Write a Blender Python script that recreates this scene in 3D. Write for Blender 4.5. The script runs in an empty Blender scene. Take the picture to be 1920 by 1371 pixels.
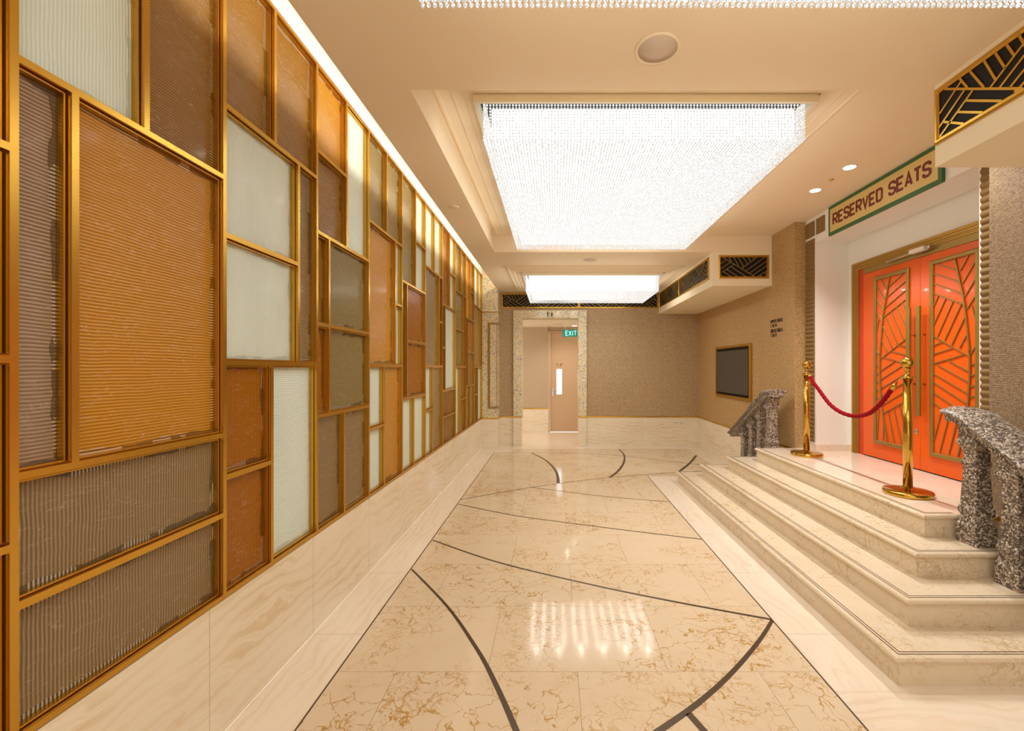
import bpy, bmesh, math, random
import numpy as np
from mathutils import Vector
random.seed(7)
C = bpy.context.scene.collection
sc = bpy.context.scene

# ------------------------------------------------------------------ camera, world, exposure, lights
cd = bpy.data.cameras.new('camera'); cam = bpy.data.objects.new('camera', cd); C.objects.link(cam)
cam.location = (0, 0, 1.6); cam.rotation_euler = (math.pi/2, 0, 0)
cd.sensor_width = 36; cd.lens = 829/1920*36
cd.shift_x = -79.5/1920; cd.shift_y = 5.5/1920; cd.clip_start = 0.02
sc.camera = cam
sc.view_settings.view_transform = 'Standard'; sc.view_settings.look = 'None'
sc.view_settings.exposure = 0.40; sc.view_settings.gamma = 1.0; sc.view_settings.use_curve_mapping = False
w = bpy.data.worlds.new('world'); sc.world = w; w.use_nodes = True
w.node_tree.nodes['Background'].inputs[0].default_value = (1.0, .86, .70, 1)
w.node_tree.nodes['Background'].inputs[1].default_value = 1.0
WARM = (1.0, .84, .66)

def area(name, loc, rot, sx, sy, power, col, spread=math.pi):
    l = bpy.data.lights.new(name, 'AREA'); l.shape = 'RECTANGLE'; l.size = sx; l.size_y = sy
    l.energy = power; l.color = col; l.spread = spread
    o = bpy.data.objects.new(name, l); C.objects.link(o); o.location = loc; o.rotation_euler = rot
    return o
def spot(name, loc, power, col, angle=100, blend=.8, r=.04):
    l = bpy.data.lights.new(name, 'SPOT'); l.energy = power; l.color = col
    l.spot_size = math.radians(angle); l.spot_blend = blend; l.shadow_soft_size = r
    o = bpy.data.objects.new(name, l); C.objects.link(o); o.location = loc
    return o
# cove strip that runs in the slot above the glass screen, aimed at the wall
area('cove_light', (-1.0, 3.9, 3.34), (0, math.radians(104), 0), .05, 9.6, 28, (1.0, .93, .82))
# downlights over the landing, the corridor behind the doorway
for y in (4.49, 3.975): spot('downlight_lamp', (2.652, y, 3.38), 75, (1.0, .97, .95))
spot('downlight_lamp', (2.652, 3.09, 3.38), 42, (1.0, .97, .95))
spot('corridor_lamp', (.30, 10.15, 2.60), 30, (1.0, .90, .76), 150)
area('corridor_fill', (-1.9, 10.3, 1.4), (0, -math.pi/2, 0), 2.2, 1.3, 12, (1.0, .90, .78))  # added fill, out of view, evens out the corridor walls
area('corridor_fill', (2.1, 10.3, 1.4), (0, math.pi/2, 0), 2.2, 1.3, 12, (1.0, .90, .78))  # same added fill from the other end
# added spots stand in for the light of the bead chandeliers, down and sideways
CW = (1.0, .95, .83)
def fill_spot(x, y, z, power, rot, angle=172, r=.012):
    l = bpy.data.lights.new('chandelier_fill', 'SPOT'); l.energy = power; l.color = CW; l.shadow_soft_size = r
    l.spot_size = math.radians(angle); l.spot_blend = 1
    o = bpy.data.objects.new('chandelier_fill', l); C.objects.link(o); o.location = (x, y, z); o.rotation_euler = rot
def chand_light(x0, x1, y0, y1, zb, zt, down, side, nx, ny):
    for i in range(nx):                      # small added spots level with the lowest crystals
        for j in range(ny): fill_spot(x0+(i+.5)*(x1-x0)/nx, y0+(j+.5)*(y1-y0)/ny, zb-.002, down/nx/ny, (0, 0, 0))
    zm = (zb+zt)/2; q = math.pi/2            # and in the fringes, shining outwards
    for i in range(6):
        x = x0+(i+.5)*(x1-x0)/6
        fill_spot(x, y0-.010, zb+.02, side/6, (-q, 0, 0)); fill_spot(x, y1+.010, zb+.02, side/6, (q, 0, 0))
        y = y0+(i+.5)*(y1-y0)/6
        fill_spot(x0-.010, y, zb+.02, side/6, (0, q, 0)); fill_spot(x1+.010, y, zb+.02, side/6, (0, -q, 0))
chand_light(-.465, 1.645, 2.912, 5.59, 3.10, 3.31, 88, 8, 7, 8)
chand_light(-.45, 1.65, 7.0, 8.30, 2.822, 3.06, 76, 8, 12, 7)
chand_light(-.465, 1.66, -.9, 1.562, 2.875, 3.06, 85, 8, 6, 6)
CORE = 1.12                     # radiance of the luminous chandelier cores
BEAD = .62

# ------------------------------------------------------------------ materials
def nodes(name):
    m = bpy.data.materials.new(name); m.use_nodes = True
    nt = m.node_tree; return m, nt, nt.nodes['Principled BSDF']
def N(nt, t, **kw):
    n = nt.nodes.new(t)
    for k, v in kw.items(): setattr(n, k, v)
    return n
def lk(nt, a, b): nt.links.new(a, b)
def pos(nt, scale=(1,1,1), rot=(0,0,0), loc=(0,0,0)):
    g = N(nt, 'ShaderNodeNewGeometry'); mp = N(nt, 'ShaderNodeMapping')
    mp.inputs['Scale'].default_value = scale; mp.inputs['Rotation'].default_value = rot
    mp.inputs['Location'].default_value = loc
    lk(nt, g.outputs['Position'], mp.inputs['Vector']); return mp.outputs[0]
def noise(nt, vec, scale, detail=3, rough=.55, dist=0):
    n = N(nt, 'ShaderNodeTexNoise'); n.inputs['Scale'].default_value = scale
    n.inputs['Detail'].default_value = detail; n.inputs['Roughness'].default_value = rough
    n.inputs['Distortion'].default_value = dist; lk(nt, vec, n.inputs['Vector']); return n
def ramp(nt, fac, stops):
    r = N(nt, 'ShaderNodeValToRGB'); e = r.color_ramp.elements
    while len(e) < len(stops): e.new(.5)
    for i, (p, c) in enumerate(stops):
        e[i].position = p; e[i].color = (*c, 1) if len(c) == 3 else c
    lk(nt, fac, r.inputs[0]); return r.outputs[0]
def mix(nt, fac, a, b, mode='MIX'):
    n = N(nt, 'ShaderNodeMix', data_type='RGBA', blend_type=mode)
    for s, v in ((0, fac), (6, a), (7, b)):
        if hasattr(v, 'links'): lk(nt, v, n.inputs[s])
        else: n.inputs[s].default_value = v if s == 0 else (*v, 1)
    return n.outputs[2]
def mth(nt, op, a, b=None, c=None, clamp=False):
    n = N(nt, 'ShaderNodeMath', operation=op); n.use_clamp = clamp
    for i, v in enumerate((a, b, c)):
        if v is None: continue
        if hasattr(v, 'links'): lk(nt, v, n.inputs[i])
        else: n.inputs[i].default_value = v
    return n.outputs[0]
def bump(nt, bs, h, strength, dist=.002):
    b = N(nt, 'ShaderNodeBump'); b.inputs['Strength'].default_value = strength
    b.inputs['Distance'].default_value = dist; lk(nt, h, b.inputs['Height']); lk(nt, b.outputs[0], bs.inputs['Normal'])
def setp(bs, **kw):
    for k, v in kw.items():
        i = bs.inputs[k.replace('_', ' ')]
        i.default_value = (*v, 1) if isinstance(v, tuple) and len(v) == 3 else v
M = {}
def plain(key, col, rough=.5, metal=0, coat=0, spec=.5):
    m, nt, bs = nodes(key)
    v = noise(nt, pos(nt), 6, 2)
    c = mix(nt, mth(nt, 'MULTIPLY', v.outputs[0], .16), col, tuple(x*.78 for x in col))
    lk(nt, c, bs.inputs['Base Color']); setp(bs, Roughness=rough, Metallic=metal)
    bs.inputs['Coat Weight'].default_value = coat; bs.inputs['Specular IOR Level'].default_value = spec
    bs.inputs['Coat Roughness'].default_value = .05
    M[key] = m; return m
def emit(key, col, strength, sample=True):
    m, nt, bs = nodes(key); setp(bs, Base_Color=col, Roughness=.4)
    bs.inputs['Emission Color'].default_value = (*col, 1); bs.inputs['Emission Strength'].default_value = strength
    if not sample: m.cycles.emission_sampling = 'NONE'
    M[key] = m; return m
plain('ceiling_paint', (.87, .725, .52), .75)
plain('bulkhead_paint', (.90, .79, .58), .7)
plain('white_plaster', (.87, .84, .79), .6)
plain('warm_white', (.87, .76, .60), .55)
plain('black', (.010, .009, .008), .55, 0, 0, .2)
plain('hollow_shade', (.02, .018, .015), .8)
plain('brass_polished', (.60, .38, .070), .12, 1)
plain('brass', (.70, .46, .13), .30, 1)
plain('gold_frame', (.66, .385, .060), .27, .95)
plain('bronze_bar', (.36, .235, .060), .34, .6)
plain('door_bronze', (.47, .29, .065), .30, .8)
plain('orange_door', (.80, .112, .006), .22, 0, .2, .35)
plain('red_jamb', (.60, .045, .005), .3, 0, .1, .35)
plain('green_paint', (.030, .135, .035), .35)
plain('sign_cream', (.68, .50, .18), .4)
plain('maroon', (.16, .008, .008), .4)
plain('steel', (.6, .6, .6), .25, 1)
plain('speaker_grey', (.66, .53, .42), .8)
plain('white_plastic', (.8, .76, .68), .4)
plain('inlay_bronze', (.085, .052, .025), .38, .25)
plain('inlay_pink', (.40, .19, .11), .4)
plain('door_beige', (.62, .43, .27), .45)
plain('corridor_wall', (.54, .42, .29), .6)
plain('exit_green', (.0, .16, .12), .3)
plain('flute_tan', (.25, .15, .055), .6, 0, 0, .25)
plain('rope_red', (.27, .002, .008), .85, 0, 0, .15)
plain('lettering_dark', (.06, .03, .015), .4, .3)
emit('downlight_glow', (1, .98, .97), 6)
emit('exit_letter', (.55, 1, 1), 1.1)
emit('exit_panel', (.0, .23, .17), .45)
emit('daylight_glow', (.78, .90, 1), 1.25)  # daylight put in as glow, for the vision slot and the door gap
m = emit('chandelier_core', (1.0, .975, .94), CORE); m.node_tree.nodes['Principled BSDF'].inputs['Base Color'].default_value = (.05, .05, .05, 1)

# crystal beads: glossy glass, core light and sparkle put in as its own glow
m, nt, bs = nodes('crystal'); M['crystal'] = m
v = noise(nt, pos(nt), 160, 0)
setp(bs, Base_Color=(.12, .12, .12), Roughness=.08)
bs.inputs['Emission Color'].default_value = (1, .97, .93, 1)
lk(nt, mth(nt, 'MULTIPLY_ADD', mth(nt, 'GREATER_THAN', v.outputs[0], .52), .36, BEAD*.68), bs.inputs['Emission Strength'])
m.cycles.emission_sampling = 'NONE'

def marble(key, base, veinc, deep, tiles=None, rough=.09, tilescale=None, pinkish=None, veins=1.0, plane='floor'):
    m, nt, bs = nodes(key)
    p0 = pos(nt)
    if tiles:
        bk = N(nt, 'ShaderNodeTexBrick'); bk.offset = .5; bk.squash = 1
        mp = N(nt, 'ShaderNodeMapping'); mp.inputs['Location'].default_value = tiles[2]
        lk(nt, p0, mp.inputs['Vector']); lk(nt, mp.outputs[0], bk.inputs['Vector'])
        bk.inputs['Scale'].default_value = 1; bk.inputs['Brick Width'].default_value = tiles[0]
        bk.inputs['Row Height'].default_value = tiles[1]; bk.inputs['Mortar Size'].default_value = .0016
        bk.inputs['Mortar Smooth'].default_value = 0; bk.inputs['Bias'].default_value = 0
        bk.inputs['Color1'].default_value = (0, 0, 0, 1); bk.inputs['Color2'].default_value = (1, 1, 1, 1)
        bk.inputs['Mortar'].default_value = (.5, .5, .5, 1)
        sh = mth(nt, 'MULTIPLY', bk.outputs['Color'], 37.0)
        cmb = N(nt, 'ShaderNodeCombineXYZ')
        for i in range(3): lk(nt, sh, cmb.inputs[i])
        va = N(nt, 'ShaderNodeVectorMath', operation='ADD'); lk(nt, p0, va.inputs[0]); lk(nt, cmb.outputs[0], va.inputs[1])
        vec = va.outputs[0]
    else: vec = p0
    d = noise(nt, vec, 3.2, 4, .6)
    vm = N(nt, 'ShaderNodeVectorMath', operation='MULTIPLY_ADD')
    lk(nt, d.outputs['Color'], vm.inputs[0]); vm.inputs[1].default_value = (.42, .42, .42); lk(nt, vec, vm.inputs[2])
    def crack(scale, wd):
        vo = N(nt, 'ShaderNodeTexVoronoi', feature='DISTANCE_TO_EDGE'); vo.inputs['Scale'].default_value = scale
        lk(nt, vm.outputs[0], vo.inputs['Vector'])
        wn = noise(nt, vec, 9, 4, .7)
        ww = mth(nt, 'MULTIPLY', mth(nt, 'SUBTRACT', wn.outputs[0], .36, clamp=True), wd*6.5)
        return mth(nt, 'SUBTRACT', 1.0, mth(nt, 'DIVIDE', vo.outputs['Distance'], mth(nt, 'ADD', ww, .0005), clamp=True), clamp=True)
    msk = noise(nt, vec, 1.5, 3, .6)
    thr = mth(nt, 'MULTIPLY_ADD', bk.outputs['Color'], -.16, .50) if tiles else .42
    mk = mth(nt, 'MULTIPLY', mth(nt, 'SUBTRACT', msk.outputs[0], thr, clamp=True), 7, clamp=True)
    mk2 = noise(nt, vec, 2.3, 2)
    mkb = mth(nt, 'MULTIPLY', mth(nt, 'SUBTRACT', mk2.outputs[0], .47, clamp=True), 6, clamp=True)
    c1 = mth(nt, 'MULTIPLY', crack(7.5, .032), mk, clamp=True)
    c2 = mth(nt, 'MULTIPLY', crack(16, .075), mkb, clamp=True)
    c3 = mth(nt, 'MULTIPLY', crack(3.0, .008), .9, clamp=True)
    cl = noise(nt, vec, 5, 5, .65)
    b2 = mix(nt, mth(nt, 'MULTIPLY', mth(nt, 'SUBTRACT', cl.outputs[0], .35, clamp=True), .9), base, tuple(a*b for a, b in zip(base, (.90, .80, .66))))
    if tiles:
        b2 = mix(nt, mth(nt, 'MULTIPLY', bk.outputs['Color'], .10), b2, tuple(a*.8 for a in base))
    c = mix(nt, mth(nt, 'MULTIPLY', c2, .75*veins), b2, veinc)
    c = mix(nt, mth(nt, 'MULTIPLY', c1, 1.0*veins), c, veinc)
    c = mix(nt, mth(nt, 'MULTIPLY', mth(nt, 'MULTIPLY', c3, mkb), .55*veins), c, deep)
    if tiles: c = mix(nt, mth(nt, 'MULTIPLY', bk.outputs['Fac'], .55), c, (.20, .13, .07))
    lk(nt, c, bs.inputs['Base Color']); setp(bs, Roughness=rough)
    bs.inputs['Specular IOR Level'].default_value = .33
    M[key] = m; return m
marble('marble_floor', (.74, .60, .43), (.47, .24, .035), (.22, .13, .06), (.955, .64, (.355+.4775+.955*10, -2.332+.64*10, 0)), .09)
marble('marble_step', (.77, .65, .49), (.48, .31, .11), (.30, .22, .12), None, .10, veins=.7)
marble('marble_landing', (.80, .68, .55), (.64, .42, .27), (.40, .24, .14), None, .08, veins=.5)

def travertine(key, base, vein, direction, joints=None, rough=.10, amt=.9):
    # fine wavy bands that run along 'direction'
    m, nt, bs = nodes(key)
    g0 = N(nt, 'ShaderNodeNewGeometry'); s0 = N(nt, 'ShaderNodeSeparateXYZ'); lk(nt, g0.outputs['Position'], s0.inputs[0])
    across = s0.outputs[{'y': 'X', 'x': 'Y', 'wally': 'Z', 'wallx': 'Z'}[direction]]
    sc_ = {'y': (2.2, .9, 1), 'x': (.9, 2.2, 1), 'wally': (1, .9, 2.2), 'wallx': (.9, 1, 2.2)}[direction]
    n1 = noise(nt, pos(nt, sc_), 1.1, 3, .5); n2 = noise(nt, pos(nt, sc_, loc=(3, 1, 7)), 6, 3, .6)
    n3 = noise(nt, pos(nt, sc_, loc=(9, 4, 2)), 1.6, 2)
    t = mth(nt, 'ADD', mth(nt, 'MULTIPLY', across, 13.0), mth(nt, 'ADD', mth(nt, 'MULTIPLY', n1.outputs[0], 7.0), mth(nt, 'MULTIPLY', n2.outputs[0], 1.1)))
    ln = mth(nt, 'POWER', mth(nt, 'ABSOLUTE', mth(nt, 'SINE', mth(nt, 'MULTIPLY', t, math.pi))), 5.0)
    fine = mth(nt, 'POWER', mth(nt, 'ABSOLUTE', mth(nt, 'SINE', mth(nt, 'MULTIPLY', t, math.pi*3.3))), 3.0)
    msk = mth(nt, 'MULTIPLY', mth(nt, 'SUBTRACT', n3.outputs[0], .34, clamp=True), 3.2, clamp=True)
    c = mix(nt, mth(nt, 'MULTIPLY', mth(nt, 'MULTIPLY', ln, msk), amt), base, vein)
    c = mix(nt, mth(nt, 'MULTIPLY', mth(nt, 'MULTIPLY', fine, msk), amt*.45), c, vein)
    c = mix(nt, mth(nt, 'MULTIPLY', n2.outputs[0], .25), c, tuple(a*.88 for a in base))
    if joints is not None:
        ax, pitch, off = joints
        g = N(nt, 'ShaderNodeNewGeometry'); s = N(nt, 'ShaderNodeSeparateXYZ'); lk(nt, g.outputs['Position'], s.inputs[0])
        q = mth(nt, 'FRACT', mth(nt, 'DIVIDE', mth(nt, 'SUBTRACT', s.outputs[ax], off - 20*pitch), pitch))
        j = mth(nt, 'LESS_THAN', q, .0035/pitch)
        c = mix(nt, mth(nt, 'MULTIPLY', j, .5), c, (.25, .17, .10))
    lk(nt, c, bs.inputs['Base Color']); setp(bs, Roughness=rough); M[key] = m; return m
TB, TV = (.90, .80, .64), (.76, .59, .36)
travertine('travertine_border_y', (.86, .75, .62), (.78, .63, .47), 'y', ('Y', .80, 2.66), .10)
travertine('travertine_border_x', (.86, .75, .62), (.78, .63, .47), 'x', None, .10)
travertine('travertine_wall_y', TB, TV, 'wally', ('Y', .80, 2.66), .10)
travertine('travertine_wall_x', TB, TV, 'wallx', ('X', 1.16, .66), .10)

def wallpaper(key, base, dark, ax):
    m, nt, bs = nodes(key)
    s1 = (40, 40, 150); s2 = (110, 110, 60)
    a = noise(nt, pos(nt, s1), 1, 3, .7); b = noise(nt, pos(nt, s2), 1, 2, .6)
    c0 = noise(nt, pos(nt), 1.6, 2)
    g = N(nt, 'ShaderNodeNewGeometry'); s = N(nt, 'ShaderNodeSeparateXYZ'); lk(nt, g.outputs['Position'], s.inputs[0])
    wz = mth(nt, 'SINE', mth(nt, 'MULTIPLY', s.outputs['Z'], 2*math.pi/.0125))
    f = mth(nt, 'ADD', mth(nt, 'MULTIPLY', a.outputs[0], .75), mth(nt, 'MULTIPLY', b.outputs[0], .5))
    f = mth(nt, 'ADD', f, mth(nt, 'MULTIPLY', wz, .085))
    col = ramp(nt, f, [(.42, dark), (.60, base), (.80, tuple(min(1, x*1.55) for x in base))])
    sm = mth(nt, 'FRACT', mth(nt, 'DIVIDE', mth(nt, 'ADD', s.outputs[ax], 20.0), .94))
    col = mix(nt, mth(nt, 'MULTIPLY', mth(nt, 'LESS_THAN', sm, .004), .35), col, dark)
    lk(nt, col, bs.inputs['Base Color']); setp(bs, Roughness=.55); bs.inputs['Specular IOR Level'].default_value = .6
    bump(nt, bs, f, .8, .004); M[key] = m; return m
wallpaper('wallpaper_x', (.43, .30, .165), (.22, .14, .07), 'X')  # one paper; lighting differences between the walls put into its colours
wallpaper('wallpaper_y', (.47, .295, .125), (.24, .135, .052), 'Y')
wallpaper('wallpaper_dim', (.27, .185, .105), (.12, .078, .042), 'Y')

m, nt, bs = nodes('terrazzo'); M['terrazzo'] = m
vo = N(nt, 'ShaderNodeTexVoronoi'); vo.inputs['Scale'].default_value = 92; lk(nt, pos(nt), vo.inputs['Vector'])
ve = N(nt, 'ShaderNodeTexVoronoi', feature='DISTANCE_TO_EDGE'); ve.inputs['Scale'].default_value = 92; lk(nt, pos(nt), ve.inputs['Vector'])
sp = N(nt, 'ShaderNodeSeparateColor'); lk(nt, vo.outputs['Color'], sp.inputs[0])
chip = ramp(nt, sp.outputs[0], [(0, (.085, .065, .052)), (.36, (.15, .115, .09)), (.42, (.36, .28, .21)), (.74, (.54, .44, .34)), (1, (.86, .78, .66))])
edge = mth(nt, 'LESS_THAN', ve.outputs['Distance'], .075)
lk(nt, mix(nt, edge, chip, (.09, .075, .065)), bs.inputs['Base Color']); setp(bs, Roughness=.42)
bump(nt, bs, ve.outputs['Distance'], .35, .002)

m, nt, bs = nodes('breccia'); M['breccia'] = m
p_ = pos(nt); a = noise(nt, p_, 9, 6, .68, 1.2); b = noise(nt, p_, 11, 5, .7, 2.4)
c = ramp(nt, a.outputs[0], [(.36, (.66, .46, .20)), (.47, (.84, .72, .47)), (.62, (.90, .83, .67))])
v = mth(nt, 'ABSOLUTE', mth(nt, 'SUBTRACT', b.outputs[0], .5))
vv = mth(nt, 'MULTIPLY', mth(nt, 'LESS_THAN', v, .028), mth(nt, 'GREATER_THAN', a.outputs[0], .49))
c = mix(nt, mth(nt, 'MULTIPLY', vv, .85), c, (.12, .09, .06))
lk(nt, c, bs.inputs['Base Color']); setp(bs, Roughness=.25)

def glass_mat(key, light, dark, ribs, rough=.22, film=.35):
    """ribbed glass with a coloured film behind; ribs 'h' run along the wall, 'v' upright"""
    m, nt, bs = nodes(key)
    g = N(nt, 'ShaderNodeNewGeometry'); s = N(nt, 'ShaderNodeSeparateXYZ'); lk(nt, g.outputs['Position'], s.inputs[0])
    wob = noise(nt, pos(nt, (1, 5, 5)), 1.2, 2)
    c0 = s.outputs['Z' if ribs == 'h' else 'Y']
    cc = mth(nt, 'ADD', mth(nt, 'DIVIDE', c0, .0112), mth(nt, 'MULTIPLY', wob.outputs[0], 1.1))
    wv = mth(nt, 'MULTIPLY_ADD', mth(nt, 'SINE', mth(nt, 'MULTIPLY', cc, 2*math.pi)), .5, .5)
    big = noise(nt, pos(nt, (1, 2.2, 1.0)), 1.5, 3)
    col = mix(nt, mth(nt, 'POWER', wv, 1.5), dark, light)  # rib highlights and refraction lines put into the colour
    col = mix(nt, mth(nt, 'MULTIPLY', mth(nt, 'SUBTRACT', big.outputs[0], .4, clamp=True), 1.3, clamp=True), col, tuple(a*.72 for a in light))
    # creased film: bright and dark flecks along the edge of the pane
    ua = N(nt, 'ShaderNodeUVMap', uv_map='near'); ub = N(nt, 'ShaderNodeUVMap', uv_map='far')
    sa = N(nt, 'ShaderNodeSeparateXYZ'); sb = N(nt, 'ShaderNodeSeparateXYZ')
    lk(nt, ua.outputs[0], sa.inputs[0]); lk(nt, ub.outputs[0], sb.inputs[0])
    dmin = mth(nt, 'MINIMUM', mth(nt, 'MINIMUM', sa.outputs[0], sa.outputs[1]), mth(nt, 'MINIMUM', sb.outputs[0], sb.outputs[1]))
    nz = noise(nt, pos(nt, (1, 1, 1)), 7, 3)
    wid = mth(nt, 'MULTIPLY', mth(nt, 'SUBTRACT', nz.outputs[0], .25, clamp=True), .058)
    inb = mth(nt, 'LESS_THAN', dmin, wid)
    flk = mth(nt, 'GREATER_THAN', mth(nt, 'SINE', mth(nt, 'MULTIPLY', cc, 2*math.pi)), .2)
    nz2 = noise(nt, pos(nt, (1, 1, 1), loc=(5, 5, 5)), 4, 2); flk = mth(nt, 'MULTIPLY', flk, mth(nt, 'GREATER_THAN', nz2.outputs[0], .5))
    dk = .7 if light[0] > .7 else .35
    edge = mix(nt, flk, tuple(a*dk + .015 for a in dark), tuple(a*.5 + .36 for a in light))
    col = mix(nt, mth(nt, 'MULTIPLY', inb, .75), col, edge)
    cr = noise(nt, pos(nt, (1, 2.5, 9)), 2.2, 4, .6, 1.5)
    crv = mth(nt, 'LESS_THAN', mth(nt, 'ABSOLUTE', mth(nt, 'SUBTRACT', cr.outputs[0], .56)), .0045)
    col = mix(nt, mth(nt, 'MULTIPLY', crv, film), col, tuple(a*.5 + .4 for a in light))
    lk(nt, col, bs.inputs['Base Color']); setp(bs, Roughness=rough)
    h = mth(nt, 'ADD', mth(nt, 'MULTIPLY', wv, .5), mth(nt, 'MULTIPLY', cr.outputs[0], 1.2))
    bump(nt, bs, h, .7, .003)
    bs.inputs['Coat Weight'].default_value = .10; bs.inputs['Coat Roughness'].default_value = .12
    bs.inputs['Specular IOR Level'].default_value = .22
    M[key] = m; return m
GL = {'W': ((.82, .94, .88), (.66, .77, .71)), 'A': ((.66, .335, .045), (.40, .155, .008)),
      'B': ((.37, .19, .036), (.18, .078, .008)), 'D': ((.46, .17, .012), (.25, .078, .003)), 'C': ((.43, .155, .022), (.24, .068, .007)),
      'T': ((.36, .255, .140), (.18, .118, .056)), 'M': ((.49, .35, .235), (.20, .122, .072)), 'O': ((.34, .27, .125), (.165, .125, .050))}
GN = {'W': 'white', 'A': 'amber', 'B': 'brown', 'D': 'dark amber', 'C': 'copper', 'T': 'taupe', 'M': 'mauve brown', 'O': 'olive brown'}
for k, (a, b) in GL.items():
    for r in 'hv': glass_mat('glass_'+k+r, a, b, r, .2 if k != 'W' else .3, .3)

# ------------------------------------------------------------------ mesh helpers
class MB:
    def __init__(s): s.v = []; s.f = []; s.mi = []; s.sm = []; s.m = 0
    def quad(s, *p, smooth=False):
        i = len(s.v); s.v += [tuple(q) for q in p]; s.f.append(tuple(range(i, i+len(p)))); s.mi.append(s.m); s.sm.append(smooth)
    def box(s, x0, x1, y0, y1, z0, z1):
        if x0 > x1: x0, x1 = x1, x0
        if y0 > y1: y0, y1 = y1, y0
        if z0 > z1: z0, z1 = z1, z0
        i = len(s.v)
        s.v += [(x0,y0,z0),(x1,y0,z0),(x1,y1,z0),(x0,y1,z0),(x0,y0,z1),(x1,y0,z1),(x1,y1,z1),(x0,y1,z1)]
        for f in ((0,3,2,1),(4,5,6,7),(0,1,5,4),(1,2,6,5),(2,3,7,6),(3,0,4,7)):
            s.f.append(tuple(i+k for k in f)); s.mi.append(s.m); s.sm.append(False)
        return s
    def loops(s, rings, closed_ring=True, caps=True, smooth=True, closed_path=False):
        i = len(s.v); n = len(rings[0])
        for r in rings: s.v += [tuple(p) for p in r]
        R = len(rings)
        for a in range(R if closed_path else R-1):
            b = (a+1) % R
            for k in range(n if closed_ring else n-1):
                l = (k+1) % n
                s.f.append((i+a*n+k, i+a*n+l, i+b*n+l, i+b*n+k)); s.mi.append(s.m); s.sm.append(smooth)
        if caps and closed_ring and not closed_path:
            s.f.append(tuple(i+k for k in reversed(range(n)))); s.mi.append(s.m); s.sm.append(False)
            s.f.append(tuple(i+(R-1)*n+k for k in range(n))); s.mi.append(s.m); s.sm.append(False)
        return s
    def lathe(s, prof, cx, cy, n=40, cz=0):
        rings = [[(cx+r*math.cos(2*math.pi*k/n), cy+r*math.sin(2*math.pi*k/n), cz+z) for k in range(n)] for r, z in prof]
        return s.loops(rings, caps=False)
    def tube(s, pts, r, n=12, closed=False):
        pts = [Vector(p) for p in pts]; rings = []
        up = Vector((0, 0, 1))
        for i, p in enumerate(pts):
            if closed: t = (pts[(i+1) % len(pts)]-pts[i-1]).normalized()
            else: t = (pts[min(i+1, len(pts)-1)]-pts[max(i-1, 0)]).normalized()
            u = t.cross(up)
            if u.length < 1e-3: u = t.cross(Vector((1, 0, 0)))
            u.normalize(); q = u.cross(t)
            rr = r[i] if isinstance(r, (list, tuple)) else r
            rings.append([p + u*rr*math.cos(2*math.pi*k/n) + q*rr*math.sin(2*math.pi*k/n) for k in range(n)])
        return s.loops(rings, closed_path=closed)
    def build(s, name, mats, parent=None, origin=None, bevel=0, seg=2):
        me = bpy.data.meshes.new(name)
        o = bpy.data.objects.new(name, me); C.objects.link(o)
        off = Vector((0, 0, 0))
        if parent is not None:
            o.parent = parent
            off = wloc(parent)
        elif origin is not None:
            o.location = origin; off = Vector(origin)
        me.from_pydata([tuple(Vector(p)-off) for p in s.v], [], s.f)
        for mm in (mats if isinstance(mats, (list, tuple)) else [mats]): me.materials.append(M[mm])
        me.polygons.foreach_set('material_index', s.mi); me.polygons.foreach_set('use_smooth', s.sm)
        me.update()
        bm = bmesh.new(); bm.from_mesh(me); bmesh.ops.recalc_face_normals(bm, faces=bm.faces[:]); bm.to_mesh(me); bm.free()
        if bevel:
            b = o.modifiers.new('bevel', 'BEVEL'); b.width = bevel; b.segments = seg; b.limit_method = 'ANGLE'
            b.angle_limit = math.radians(40)
        return o
def wloc(o):
    v = Vector(o.location)
    while o.parent: o = o.parent; v += Vector(o.location)
    return v
def tag(o, label=None, cat=None, group=None, kind=None):
    if label: o['label'] = label
    if cat: o['category'] = cat
    if group: o['group'] = group
    if kind: o['kind'] = kind
    return o
def empty(name, loc, label=None, cat=None, group=None, kind=None):
    o = bpy.data.objects.new(name, None); C.objects.link(o); o.location = loc; o.empty_display_size = .1
    return tag(o, label, cat, group, kind)
def box(name, mat, b, parent=None, kind=None, bevel=0, origin=None):
    o = MB().box(*b).build(name, mat, parent, origin, bevel)
    if kind: o['kind'] = kind
    return o
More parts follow.
